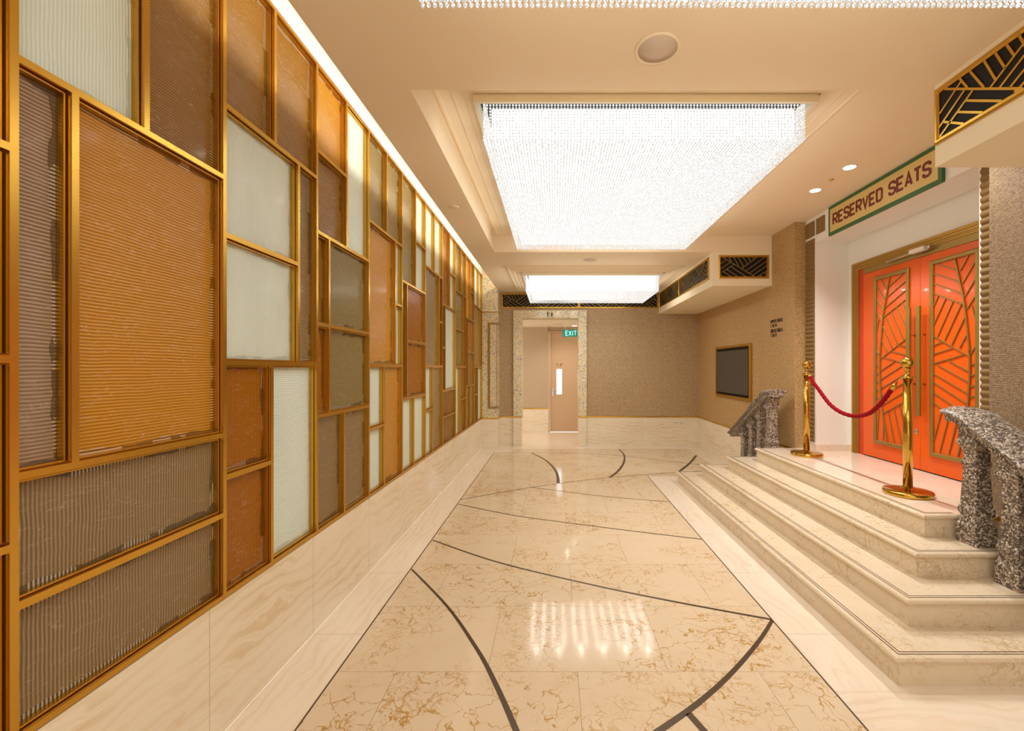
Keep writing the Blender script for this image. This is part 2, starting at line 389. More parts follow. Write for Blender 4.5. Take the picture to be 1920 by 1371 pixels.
# a surface frame: origin, u, v axes and outward normal
class Surf:
    def __init__(s, o, u, v): s.o = Vector(o); s.u = Vector(u); s.v = Vector(v); s.n = s.u.cross(s.v)
    def p(s, a, b, d=0): return s.o + s.u*a + s.v*b + s.n*d
def ribbon(mb, S, pts, wd, d0, d1, closed=False):
    """flat bar of width wd along pts on surface S, from height d0 to d1 above it"""
    P = [Vector((a, b)) for a, b in pts]
    if closed: P = P + [P[0]]
    n = len(P); L, R = [], []
    for i in range(n):
        if closed and i in (0, n-1): a = (P[1]-P[0]).normalized(); b = (P[-1]-P[-2]).normalized()
        else:
            a = (P[min(i+1, n-1)]-P[min(i+1, n-1)-1]).normalized(); b = (P[max(i, 1)]-P[max(i, 1)-1]).normalized()
        na = Vector((-a.y, a.x)); nb = Vector((-b.y, b.x)); mt = (na+nb)
        mt = na if mt.length < 1e-4 else mt.normalized()
        k = 1/max(.45, mt.dot(na)); ww = (wd[i % len(wd)] if isinstance(wd, (list, tuple)) else wd)/2*k
        L.append(P[i]+mt*ww); R.append(P[i]-mt*ww)
    for i in range(n-1):
        q = [L[i], L[i+1], R[i+1], R[i]]
        t = [S.p(*x, d1) for x in q]; bt = [S.p(*x, d0) for x in q]
        mb.quad(*t)
        mb.quad(t[0], t[1], bt[1], bt[0]); mb.quad(t[2], t[3], bt[3], bt[2])
        if not closed and i == 0: mb.quad(t[3], t[0], bt[0], bt[3])
        if not closed and i == n-2: mb.quad(t[1], t[2], bt[2], bt[1])
def spline(pts, k=8):
    out = []; n = len(pts)
    for i in range(n-1):
        p0 = pts[max(i-1, 0)]; p1 = pts[i]; p2 = pts[i+1]; p3 = pts[min(i+2, n-1)]
        for j in range(k):
            t = j/k
            out.append(tuple(.5*((2*p1[a]) + (-p0[a]+p2[a])*t + (2*p0[a]-5*p1[a]+4*p2[a]-p3[a])*t*t + (-p0[a]+3*p1[a]-3*p2[a]+p3[a])*t**3) for a in range(len(p1))))
    out.append(tuple(pts[-1])); return out
def clip(p, q, u0, u1, v0, v1):
    t0, t1 = 0, 1; dx, dy = q[0]-p[0], q[1]-p[1]
    for pp, qq in ((-dx, p[0]-u0), (dx, u1-p[0]), (-dy, p[1]-v0), (dy, v1-p[1])):
        if abs(pp) < 1e-9:
            if qq < 0: return None
        else:
            r = qq/pp
            if pp < 0: t0 = max(t0, r)
            else: t1 = min(t1, r)
    if t1 - t0 < 1e-3: return None
    return (p[0]+t0*dx, p[1]+t0*dy), (p[0]+t1*dx, p[1]+t1*dy)

G = {  # single-line letter shapes, height 1
 'R': [[(0,0),(0,1),(.38,1),(.5,.88),(.5,.60),(.38,.48),(0,.48)], [(.24,.48),(.5,0)]],
 'E': [[(.5,1),(0,1),(0,0),(.5,0)], [(0,.5),(.4,.5)]],
 'S': [[(.5,.74),(.5,.88),(.38,1),(.12,1),(0,.88),(0,.64),(.12,.53),(.38,.47),(.5,.36),(.5,.12),(.38,0),(.12,0),(0,.12),(0,.26)]],
 'V': [[(0,1),(.25,0),(.5,1)]], 'D': [[(0,0),(0,1),(.36,1),(.5,.86),(.5,.14),(.36,0),(0,0)]],
 'A': [[(0,0),(.25,1),(.5,0)], [(.09,.28),(.41,.28)]], 'T': [[(0,1),(.5,1)], [(.25,1),(.25,0)]],
 'U': [[(0,1),(0,.14),(.13,0),(.37,0),(.5,.14),(.5,1)]], 'P': [[(0,0),(0,1),(.37,1),(.5,.87),(.5,.57),(.37,.45),(0,.45)]],
 'C': [[(.5,.78),(.5,.88),(.38,1),(.12,1),(0,.88),(0,.12),(.12,0),(.38,0),(.5,.12),(.5,.22)]],
 'I': [[(.1,0),(.1,1)]], 'L': [[(0,1),(0,0),(.45,0)]], 'X': [[(0,0),(.5,1)], [(0,1),(.5,0)]],
 'O': [[(.12,0),(.38,0),(.5,.12),(.5,.88),(.38,1),(.12,1),(0,.88),(0,.12),(.12,0)]],
 '1': [[(0,.85),(.14,1),(.14,0)]], '4': [[(.4,0),(.4,1),(0,.3),(.5,.3)]], '7': [[(0,1),(.5,1),(.15,0)]],
}
ADV = {'I': .2, '1': .2, ' ': .28}
def text(mb, S, s, a, b, h, wd, gap, d0, d1, xs=1.0):
    k = 0
    for i, ch in enumerate(s):
        for pl in G.get(ch, []):
            k += 1
            ribbon(mb, S, [(a + x*h*xs, b + wd/2 + y*(h-wd)) for x, y in pl], wd, d0, d1 + (k % 3)*.0003)
        a += (ADV.get(ch, .5)*xs)*h + gap
    return a
def text_len(s, h, gap, xs=1.0): return sum((ADV.get(c, .5)*xs)*h + gap for c in s) - gap

# ------------------------------------------------------------------ floor
XL, XR, YB = -1.452, 2.97, 9.17
fl = MB()
fl.m = 0   # marble field
fl.quad((-1.146,-3,0),(1.385,-3,0),(1.385,6.557,0),(-1.146,6.557,0))
fl.quad((-1.146,6.557,0),(2.63,6.557,0),(2.63,8.43,0),(-1.146,8.43,0))
fl.quad((-.82,8.43,0),(2.63,8.43,0),(2.63,8.79,0),(-.82,8.79,0))
fl.m = 1
fl.quad((XL,-3,0),(-1.146,-3,0),(-1.146,8.43,0),(XL,8.43,0))
fl.quad((1.385,2.194,0),(XR,2.194,0),(XR,6.557,0),(1.385,6.557,0))
fl.quad((2.63,6.557,0),(XR,6.557,0),(XR,8.79,0),(2.63,8.79,0))
fl.m = 2
fl.quad((1.385,-3,0),(XR,-3,0),(XR,2.194,0),(1.385,2.194,0))
fl.quad((XL,8.43,0),(-.82,8.43,0),(-.82,8.79,0),(XL,8.79,0))
fl.quad((XL,8.79,0),(XR,8.79,0),(XR,YB,0),(XL,YB,0))
fl.quad((-2,YB,0),(2.2,YB,0),(2.2,11.6,0),(-2,11.6,0))
floor = fl.build('floor', ['marble_floor', 'travertine_border_y', 'travertine_border_x']); tag(floor, kind='structure')
SF = Surf((0,0,0), (1,0,0), (0,1,0))
def inlay(pts, wd, mat='inlay_bronze', z=0, curve=True):
    mb = MB(); q = spline(pts) if curve and len(pts) > 2 else pts
    if isinstance(wd, tuple): wd = [wd[0]+(wd[1]-wd[0])*i/(len(q)-1) for i in range(len(q))]
    ribbon(mb, SF, q, wd, z-.004, z+.0006)
    o = mb.build('floor_inlay', mat, floor); o['kind'] = 'structure'; return o
inlay([(-1.137,3.522),(-.724,2.977),(-.452,2.538),(-.316,2.279),(-.168,1.951),(.02,1.5),(.12,1.1)], (.016,.036))
inlay([(-1.135,4.119),(-.483,3.659),(.24,3.286),(.815,3.035),(1.384,2.816)], (.018,.022))
inlay([(1.382,2.806),(1.211,2.606),(.988,2.377),(.772,2.182),(.555,2.016),(.30,1.85),(0,1.7)], (.022,.036))
inlay([(.621,2.05),(.70,1.85),(.86,1.45)], .034)
inlay([(-1.136,5.214),(-.463,4.823),(.107,4.594),(.788,4.342),(1.380,4.139)], .018)
inlay([(-1.138,5.396),(-.274,5.967),(.675,6.433),(1.62,6.73),(2.4,6.93)], .016)
inlay([(-.312,5.951),(.582,5.543),(1.382,5.301)], .016)
inlay([(-.436,8.368),(-.16,7.73),(.008,6.988),(.049,6.502),(.051,6.169)], (.028,.05))
inlay([(1.276,8.755),(1.286,8.167),(1.176,7.502),(.976,6.848),(.815,6.502)], (.03,.045))
inlay([(-.439,8.40),(.86,8.239),(1.572,7.895),(2.404,7.34),(2.62,7.2)], .018)
inlay([(2.607,8.127),(2.279,7.452),(1.90,6.80)], .045)
for q in ([(-1.146,-3),(-1.146,8.43)], [(1.385,-3),(1.385,6.557)], [(-1.146,8.43),(-.44,8.43)]): inlay(q, .009)

# ------------------------------------------------------------------ left wall
tag(MB().box(-1.75,-1.53,-3,YB+.2,0,3.9).build('wall_left', 'warm_white'), kind='structure')
box('trim_1', 'travertine_wall_y', (-1.53, XL, -3, 8.88, 0, .583), kind='structure', bevel=.003)
box('trim_2', 'white_plaster', (-1.53, XL+.004, -3, 8.88, 3.478, 3.9), kind='structure')

T0, T1, P0 = .588, 3.474, .7585
def panes(kind, d):
    """panes of one bay: (u0,u1,z0,z1,colour,ribs)"""
    out = []
    if kind == 'P':
        a, m_, b_ = d['div']
        out += [(0,a,2.765,T1,*d['a']), (a,1,2.765,T1,*d['b'])]
        for key, u0, u1 in (('c',0,m_), ('d',m_,1)):
            q = d[key]
            if len(q) == 2: out += [(u0,u1,2.19,2.765,*q[0]), (u0,u1,1.625,2.19,*q[1])]
            else: out += [(u0,u1,1.625,2.765,*q[0])]
        for key, u0, u1 in (('e',0,b_), ('f',b_,1)):
            q = d[key]
            if len(q) == 2: out += [(u0,u1,1.12,1.625,*q[0]), (u0,u1,T0,1.12,*q[1])]
            else: out += [(u0,u1,T0,1.625,*q[0])]
    else:
        a, m_, b_ = d['div']
        for key, u0, u1 in (('a',0,a), ('b',a,1)):
            q = d[key]
            if len(q) == 2: out += [(u0,u1,2.94,T1,*q[0]), (u0,u1,2.44,2.94,*q[1])]
            else: out += [(u0,u1,2.44,T1,*q[0])]
        for key, u0, u1 in (('c',0,m_), ('d',m_,1)):
            q = d[key]
            if len(q) == 2: out += [(u0,u1,1.872,2.44,*q[0]), (u0,u1,1.307,1.872,*q[1])]
            else: out += [(u0,u1,1.307,2.44,*q[0])]
        q = d['e']
        if b_ is None: out += [(0,1,.957,1.307,*q[0]), (0,1,T0,.957,*q[1])]
        else: out += [(0,b_,T0,1.307,*q[0]), (b_,1,T0,1.307,*q[1])]
    return out
BAYS = [
 ('P', dict(div=(.467,.744,.431), a='Ah', b='Bh', c=['Dh'], d=['Ah','Dh'], e=['Bv'], f=['Dv','Dv'])),
 ('Q', dict(div=(.51,.20,None), a=['Wv'], b=['Bh'], c=['Mh'], d=['Ah'], e=['Tv','Tv'])),
 ('P', dict(div=(.467,.744,.431), a='Bh', b='Bh', c=['Wv','Wv'], d=['Th'], e=['Dv','Dv'], f=['Wh'])),
 ('Q', dict(div=(.511,.194,.465), a=['Ah','Bh'], b=['Wh'], c=['Bh','Dh'], d=['Ov','Ov'], e=['Th','Th'])),
 ('P', dict(div=(.490,.760,.413), a='Oh', b='Oh', c=['Ah'], d=['Wh','Wh'], e=['Wv','Wv'], f=['Ah'])),
 ('Q', dict(div=(.54,.185,.459), a=['Oh'], b=['Wv','Wv'], c=['Th'], d=['Cv','Dv'], e=['Wh','Wh'])),
 ('P', dict(div=(.50,.79,.40), a='Wh', b='Wh', c=['Th'], d=['Ch','Bh'], e=['Wv','Wv'], f=['Th'])),
 ('Q', dict(div=(.527,.19,None), a=['Ch'], b=['Wv','Wv'], c=['Bh','Bh'], d=['Wh'], e=['Bv','Bv'])),
 ('P', dict(div=(.52,.76,.42), a='Oh', b='Oh', c=['Ov','Ov'], d=['Ah'], e=['Wh'], f=['Bv','Bv'])),
 ('Q', dict(div=(.55,.19,.46), a=['Ah'], b=['Bv','Tv'], c=['Th'], d=['Cv','Bv'], e=['Th','Th'])),
 ('P', dict(div=(.52,.77,.42), a='Wh', b='Wh', c=['Th'], d=['Ah'], e=['Bv','Bv'], f=['Wh'])),
]
BL = ['nearest glass screen bay cut off by the left edge, gold frame with dark amber panes',
 'large glass screen bay with two long taupe panes under a big amber pane',
 'glass screen bay with two stacked white panes above two dark amber panes',
 'glass screen bay with tall white top right pane and olive panes, two taupe below',
 'glass screen bay with one big amber pane beside two slim stacked white panes',
 'glass screen bay with two copper orange panes above two slim white panes',
 'glass screen bay with two white panes at top over one tall taupe pane',
 'glass screen bay with two brown panes stacked under a long white pane',
 'glass screen bay with slim olive panes on top and a white pane at bottom left',
 'glass screen bay second from the far pilaster, amber top and slim taupe bottom panes',
 'farthest glass screen bay beside the cream marble pilaster, two white panes at the top']
for bi, (kind, d) in enumerate(BAYS):
    y0 = 1.1865 - P0 + bi*P0; y1 = y0 + P0
    if bi == 10: y1 = 8.877
    root = empty('glass_screen', (XL, (y0+y1)/2, T0), BL[bi], 'glass screen', 'bays of the coloured glass screen')
    dd = dict(d)
    if kind == 'P': dd['a'] = tuple(d['a']); dd['b'] = tuple(d['b'])
    for k in dd:
        if k in 'cdef' or (kind == 'Q' and k in 'ab'): dd[k] = [tuple(x) for x in dd[k]]
    ps = panes(kind, dd)
    fr = MB(); hw = .0105
    for (u0, u1, z0, z1, col, rb) in ps:
        a, b = y0+u0*(y1-y0)+hw, y0+u1*(y1-y0)-hw; c, e = z0+(hw if z0 > T0 else .020), z1-(hw if z1 < T1 else .016)
        A, B = y0+u0*(y1-y0), y0+u1*(y1-y0); z0_, z1_ = z0, z1
        # outer lip, groove, inner bead and deep reveal around every pane, as stepped rings
        rings = []
        for (ins, x) in ((None, -1.500), (None, XL+.003), (0, XL+.003), (0, XL-.024), (.0045, XL-.024), (.0045, XL-.012), (.009, XL-.012), (.009, XL-.050)):
            if ins is None: rings.append([(x,A,z0_),(x,B,z0_),(x,B,z1_),(x,A,z1_)])
            else: rings.append([(x,a+ins,c+ins),(x,b-ins,c+ins),(x,b-ins,e-ins),(x,a+ins,e-ins)])
        fr.loops(rings[1:], caps=False, smooth=False)
        pn = MB(); i = .0088
        pn.quad((XL-.036,a+i,c+i),(XL-.036,b-i,c+i),(XL-.036,b-i,e-i),(XL-.036,a+i,e-i))
        pn.box(XL-.046, XL-.0362, a+i, b-i, c+i, e-i)
        po = pn.build('glass_pane', 'glass_'+col+rb, root)
        po['label'] = GN[col] + ' ribbed glass pane'
        me = po.data; W, H = b-a-2*i, e-c-2*i
        ul = me.uv_layers.new(name='near'); ub = me.uv_layers.new(name='far')
        off = wloc(root)
        for lp in me.loops:
            p = Vector(me.vertices[lp.vertex_index].co)+off
            u, v = p.y-(a+i), p.z-(c+i)
            ul.data[lp.index].uv = (u, v); ub.data[lp.index].uv = (W-u, H-v)
    fr.build('screen_frame', 'gold_frame', root)

# ------------------------------------------------------------------ pilaster at the far end of the screen
pil = MB(); pil.m = 1; pil.box(-1.53,-1.134,8.88,YB+.02,0,.583)
pil.m = 0; pil.box(-1.53,-1.134,8.88,YB+.02,.61,2.72); pil.box(-1.53,-1.134,8.88,YB+.02,2.742,3.62)
pil.m = 2; pil.box(-1.53,-1.129,8.874,YB+.02,.583,.61); pil.box(-1.53,-1.138,8.884,YB+.02,2.72,2.742)
pilo = pil.build('pilaster', ['breccia', 'travertine_wall_x', 'gold_frame']); tag(pilo, kind='structure')
pf = MB(); fw_ = .042
pf.box(-1.333,-1.333+fw_,8.866,8.884,.80,2.52); pf.box(-1.333+fw_,-1.122,8.866,8.884,.80,.80+fw_*.7); pf.box(-1.333+fw_,-1.122,8.866,8.884,2.52-fw_*.7,2.52)
pf.box(-1.138,-1.122,8.884,8.99,.80,.80+fw_*.7); pf.box(-1.138,-1.122,8.884,8.99,2.52-fw_*.7,2.52); pf.box(-1.157,-1.148,8.872,8.884,.80+fw_*.7,2.52-fw_*.7)
pf.build('panel_border', 'door_bronze', pilo)['kind'] = 'structure'  # gold border in a darker bronze, its shadow put into the colour

# ------------------------------------------------------------------ back wall with the marble doorway
bw = MB()
def wallseg(x0, x1, z0=0):
    bw.m = 0; bw.box(x0, x1, YB, YB+.25, max(z0, .61), 3.19)
    if z0 == 0: bw.m = 1; bw.box(x0, x1, YB-.004, YB+.25, 0, .583); bw.m = 2; bw.box(x0, x1, YB-.01, YB+.25, .583, .61)
wallseg(-1.30, -.80); wallseg(.62, XR+.2); wallseg(-.80, .62, 2.7)
tag(bw.build('wall_back', ['wallpaper_x', 'travertine_wall_x', 'gold_frame']), kind='structure')
ds = MB()
for a, b in ((-.847,-.669), (.492,.666)):
    ds.m = 1; ds.box(a, b, 9.10, 9.45, 0, .583); ds.m = 2; ds.box(a-.003, b+.003, 9.095, 9.45, .583, .612)
    ds.m = 0; ds.box(a, b, 9.10, 9.45, .612, 2.80)
ds.m = 0; ds.box(-.669, .492, 9.10, 9.45, 2.635, 2.80)
dso = ds.build('door_1', ['breccia', 'travertine_wall_x', 'gold_frame'], bevel=.003); tag(dso, kind='structure')
# toilet pictograms on the lintel
for x, fem in ((-.135, 0), (-.052, 1)):
    pm = MB(); zc = 2.662
    pm.lathe([(0,0),(.011,0),(.011,.004),(0,.004)], 0, 0, 16)
    pm.v = [(x+px, 9.10-pz, zc+.094+py) for px, py, pz in pm.v]
    S = Surf((0, 9.10, 0), (1,0,0), (0,0,1))
    prof = [(-.008,0),(-.009,.045),(-.02,.05),(-.016,.08),(.016,.08),(.02,.05),(.009,.045),(.008,0)] if not fem else [(-.009,0),(-.010,.030),(-.024,.034),(-.013,.08),(.013,.08),(.024,.034),(.010,.030),(.009,0)]
    f = [S.p(x+a, zc+b, .004) for a, b in prof]; bk_ = [S.p(x+a, zc+b, 0) for a, b in prof]
    pm.loops([bk_, f], smooth=False)
    tag(pm.build('toilet_pictogram', 'lettering_dark', origin=(x, 9.10, zc)),
        'small brown %s toilet pictogram on the marble door lintel, %s of the pair' % (('skirted', 'right') if fem else ('slim', 'left')), 'pictogram', 'toilet pictograms above the doorway')

# corridor behind the doorway
co = MB(); YC = 11.08
co.m = 0; co.box(-2, -.159, YC, YC+.2, .61, 2.637); co.m = 1; co.box(-2, -.159, YC-.004, YC+.2, 0, .583)
co.m = 2; co.box(-2, -.159, YC-.008, YC+.2, .583, .61)
co.m = 0; co.box(.86, 2.2, YC, YC+.2, 0, 2.637); co.box(-.159, .86, YC+.04, YC+.2, 2.50, 2.637)
co.box(-2.1,-2, YB+.25, YC+.2, 0, 2.637); co.box(2.2,2.3, YB+.25, YC+.2, 0, 2.637)
tag(co.build('wall_corridor', ['corridor_wall', 'travertine_wall_x', 'gold_frame']), kind='structure')
box('ceiling_corridor', 'warm_white', (-2, 2.2, YB+.25, 11.6, 2.637, 2.72), kind='structure')
d2 = empty('door_2', (.35, YC, 0), kind='structure')
def st(o, kind='structure'): o['kind'] = kind; return o
dm = MB(); dm.box(-.155,-.115,YC-.01,YC+.1,0,2.53); dm.box(.815,.855,YC-.01,YC+.1,0,2.53); dm.box(-.115,.815,YC-.01,YC+.1,2.49,2.53)
dm.build('door_frame', 'door_beige', d2, bevel=.004)
lf = MB(); X0, X1, Z0, Z1 = .056, .187, .95, 1.583   # vision slot
for b in ((-.112,X0,YC+.03,YC+.075,.012,2.488),(X1,.812,YC+.03,YC+.075,.012,2.488),(X0,X1,YC+.03,YC+.075,.012,Z0),(X0,X1,YC+.03,YC+.075,Z1,2.488)): lf.box(*b)
leaf2 = lf.build('door_leaf', 'door_beige', d2)
box('vision_glass', 'daylight_glow', (X0, X1, YC+.05, YC+.06, Z0, Z1), leaf2)
hd = MB(); hd.box(-.065,-.02,YC+.018,YC+.03,.90,1.10); hd.tube([(-.045,YC+.02,1.04),(-.045,YC-.03,1.04),(.06,YC-.03,1.04)], .009, 10)
hd.build('door_handle', 'steel', leaf2)
sg = MB(); S = Surf((0, YC+.03, 0), (1,0,0), (0,0,1))
text(sg, S, 'ICI', .045, 1.69, .035, .006, .012, 0, .002); text(sg, S, 'L', .055, 1.645, .03, .006, .01, 0, .002)
for k in range(3): ribbon(sg, S, [(.13+k*.012, 1.69+k*.012), (.165+k*.012, 1.69+k*.012)], .006, 0, .002)
ribbon(sg, S, [(.13,1.64),(.21,1.73)], .008, 0, .0025)
sg.build('door_notice', 'lettering_dark', leaf2)
box('door_gap_glow', 'daylight_glow', (-.12, .82, YC+.3, YC+.31, 0, .3), kind='structure')  # added glowing sheet for the daylight strip under the door
# exit sign
ex = empty('exit_sign', (.345, 9.75, 2.38), 'green exit sign hanging in the marble doorway above the beige door', 'exit sign')
box('sign_box', 'exit_panel', (.185,.512,9.74,9.775,2.30,2.455), ex, bevel=.004)
em = MB(); S = Surf((0, 9.74, 0), (1,0,0), (0,0,1))
text(em, S, 'EXIT', .250, 2.325, .104, .0095, .022, 0, .003, .95)
em.build('word', 'exit_letter', ex)
for hx in (.24, .45): box('hanger', 'steel', (hx,hx+.006,9.755,9.761,2.455,2.637), ex)

# ------------------------------------------------------------------ ceilings
ce = MB()
ce.box(-1.15,XR+.25,-3,2.525,3.19,3.25); ce.box(-1.15,-.82,2.525,6.04,3.19,3.25); ce.box(-1.15,XR+.25,6.04,YB+.1,3.19,3.25)
ce.box(-.86,-.82,2.525,6.04,3.25,3.45); ce.box(-.82,3.2,2.485,2.525,3.25,3.45); ce.box(-.82,3.2,6.04,6.08,3.25,3.45)
ce.box(-.90,3.75,2.45,6.10,3.41,3.47)
tag(ce.build('ceiling', 'ceiling_paint'), kind='structure')
cv = MB(); cv.box(-1.75,-.86,-3,YB+.2,3.9,3.98); cv.box(-.9,-.86,-3,YB+.2,3.47,3.9); cv.box(-.9,-.86,-3,2.5,3.25,3.47); cv.box(-.9,-.86,6.05,YB+.2,3.25,3.47)
tag(cv.build('ceiling_cove', 'warm_white'), kind='structure')
# moulded frames round the chandeliers
def moulding(x0, x1, y0, y1, zc, name, prof, kn=1, kf=1):
    mb = MB()
    rings = [[(x0+i, y0+i*kn, zc-d), (x1-i, y0+i*kn, zc-d), (x1-i, y1-i*kf, zc-d), (x0+i, y1-i*kf, zc-d)] for i, d in prof]
    mb.loops(rings, caps=False, smooth=False)
    tag(mb.build(name, 'ceiling_paint'), kind='structure')
moulding(-.79, 1.99, 2.60, 5.94, 3.41, 'trim_3', [(0,0),(0,.008),(.012,.016),(.03,.018),(.036,.014),(.115,.014),(.118,.024),(.128,.026),(.132,.024),(.200,.024),(.203,.038),(.214,.040),(.27,.040),(.27,0)], .9)
moulding(-.814, 2.04, 6.84, 8.97, 3.19, 'trim_4', [(0,0),(0,.006),(.05,.010),(.062,.034),(.085,.040),(.145,.040),(.150,.060),(.165,.062),(.215,.062),(.222,.082),(.232,.084),(.296,.084),(.296,0)], .32, 1.9)
# bulkheads (air ducts)
for nm, (b, zt) in (('wall_bulkhead', ((2.165,XR,6.04,YB,2.73), 3.19)), ('wall_bulkhead', ((2.14,XR,-1.2,2.485,2.73), 3.19))):
    tag(MB().box(b[0],b[1],b[2],b[3],b[4],zt).build(nm, 'bulkhead_paint'), kind='structure')

# ------------------------------------------------------------------ right wall, landing alcove
rw = MB()
def rseg(y0, y1, zt=3.41, low=True, mat=0):
    z = .61 if low else 0
    rw.m = mat; rw.box(XR, 3.6, y0, y1, z, zt)
    if low: rw.m = 1; rw.box(XR-.004, 3.6, y0, y1, 0, .583); rw.m = 2; rw.box(XR-.01, 3.6, y0, y1, .583, .61)
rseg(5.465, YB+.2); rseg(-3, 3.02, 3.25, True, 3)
tag(rw.build('wall_right', ['wallpaper_y', 'travertine_wall_y', 'gold_frame', 'wallpaper_dim']), kind='structure')
al = MB(); XA, XD = 3.108, 3.49
al.box(XA, 3.75, 5.25, 5.465, .62, 3.41); al.box(XA, 3.75, 3.02, 3.235, .62, 3.41)       # jambs
al.box(XA, 3.75, 3.235, 5.25, 3.095, 3.41)                                                # lintel
al.box(XD, 3.75, 5.165, 5.25, .62, 3.095); al.box(XD, 3.75, 3.235, 3.30, .62, 3.095); al.box(XD, 3.75, 3.30, 5.165, 2.812, 3.095)
al.box(3.70, 3.75, 3.30, 5.165, .62, 2.812)
tag(al.build('wall_alcove', 'white_plaster'), kind='structure')
sk = MB(); sk.box(XA-.012, XD, 5.235, 5.25, .62, .70); sk.box(XD-.012, XD, 5.165, 5.235, .62, .70); sk.box(XA-.012,XD,3.235,3.25,.62,.70); sk.box(XA-.012, XA, 5.25, 5.465, .62, .70); sk.box(XA-.012, XA, 3.02, 3.235, .62, .70)
sk.build('baseboard_right', 'marble_landing')['kind'] = 'structure'
# fluted strips with scalloped edges
def flutes(name, y0, y1, z0, z1, pitch, vertical=False):
    mb = MB(); a, b = (y0, y1) if vertical else (z0, z1)
    n = max(1, round((b-a)/pitch)); p = (b-a)/n; prof = []
    for k in range(n):
        for j in range(9):
            t = j/9
            prof.append((a+(k+t)*p, .004 + .013*abs(math.sin(math.pi*t))))
    prof.append((b, .004))
    if vertical: rings = [[(XA-d, q, z0), (XA-d, q, z1)] for q, d in prof]
    else: rings = [[(XA-d, y0, q), (XA-d, y1, q)] for q, d in prof]
    back = [[(XA, *r[0][1:]), r[0]] for r in rings]; back2 = [[(XA, *r[1][1:]), r[1]] for r in rings]
    mb.loops(rings, closed_ring=False, smooth=True); mb.loops(back, closed_ring=False, smooth=False); mb.loops(back2, closed_ring=False, smooth=False)
    mb.quad(rings[0][0], rings[0][1], back2[0][0], back[0][0]); mb.quad(rings[-1][0], rings[-1][1], back2[-1][0], back[-1][0])
    tag(mb.build(name, 'flute_tan'), kind='structure')
flutes('trim_5', 5.275, 5.452, .72, 3.155, .052); flutes('trim_6', 3.035, 3.212, .72, 3.155, .052)
flutes('trim_7', 5.075-.0, 5.245, 3.185, 3.365, .05, True); flutes('trim_8', 3.235, 3.46, 3.185, 3.365, .05, True)
box('trim_9', 'flute_tan', (XA-.014, XA, 5.275, 5.452, 3.185, 3.365), kind='structure', bevel=.004)
box('trim_10', 'flute_tan', (XA-.014, XA, 3.035, 3.212, 3.185, 3.365), kind='structure', bevel=.004)

# ------------------------------------------------------------------ steps
stair = empty('marble_steps', (2.3, 4.2, 0), 'flight of four wide cream marble steps up to the orange doors', 'steps')
NX, NN, NF = [1.709,1.963,2.218,2.472], [2.205,2.458,2.710,2.957], [6.22,5.97,5.72,5.465]
for i in range(4):
    z1 = .155*(i+1); x0, ya, yb = NX[i], NN[i], NF[i]
    mb = MB()
    o_ = .02; zz = z1-.032
    mb.box(x0+o_, XR, ya+o_, yb-o_, z1-.155+(.0 if i else 0), zz)
    # tread slab with a rounded nosing
    prof = [(0.02,0),(.004,.004),(0,.012),(0,.020),(.005,.028),(.014,.032)]
    ins = [(-.0+a, zz+b) for a, b in prof]
    rings = [[(x0+a, ya+a, z), (XR, ya+a, z), (XR, yb-a, z), (x0+a, yb-a, z)] for a, z in ins]
    mb.loops(rings, smooth=False)
    if i == 3: mb.m = 1; mb.box(2.53, XR, 3.02, 5.40, z1-.02, z1+.0004); pass
    so = mb.build('step', ['marble_step', 'marble_landing'], stair)
    ln = MB()
    for q in (.030, .048):
        ribbon(ln, SF, [(XR, ya+q), (x0+q, ya+q), (x0+q, yb-q), (XR, yb-q)] if i < 3 else [(2.70, ya+q), (x0+q, ya+q), (x0+q, yb-q), (2.70, yb-q)], .0055, z1-.003, z1+.0008)
    ln.build('nosing_line', 'inlay_bronze', so)
    if i == 3:
        l2 = MB(); ribbon(l2, SF, [(2.83, 3.0), (2.83, 5.46)], .018, z1-.003, z1+.0012); l2.build('floor_line', 'inlay_pink', so)

tag(MB().box(XR, 3.70, 3.02, 5.465, .3, .6204).build('floor_landing', 'marble_landing'), kind='structure')
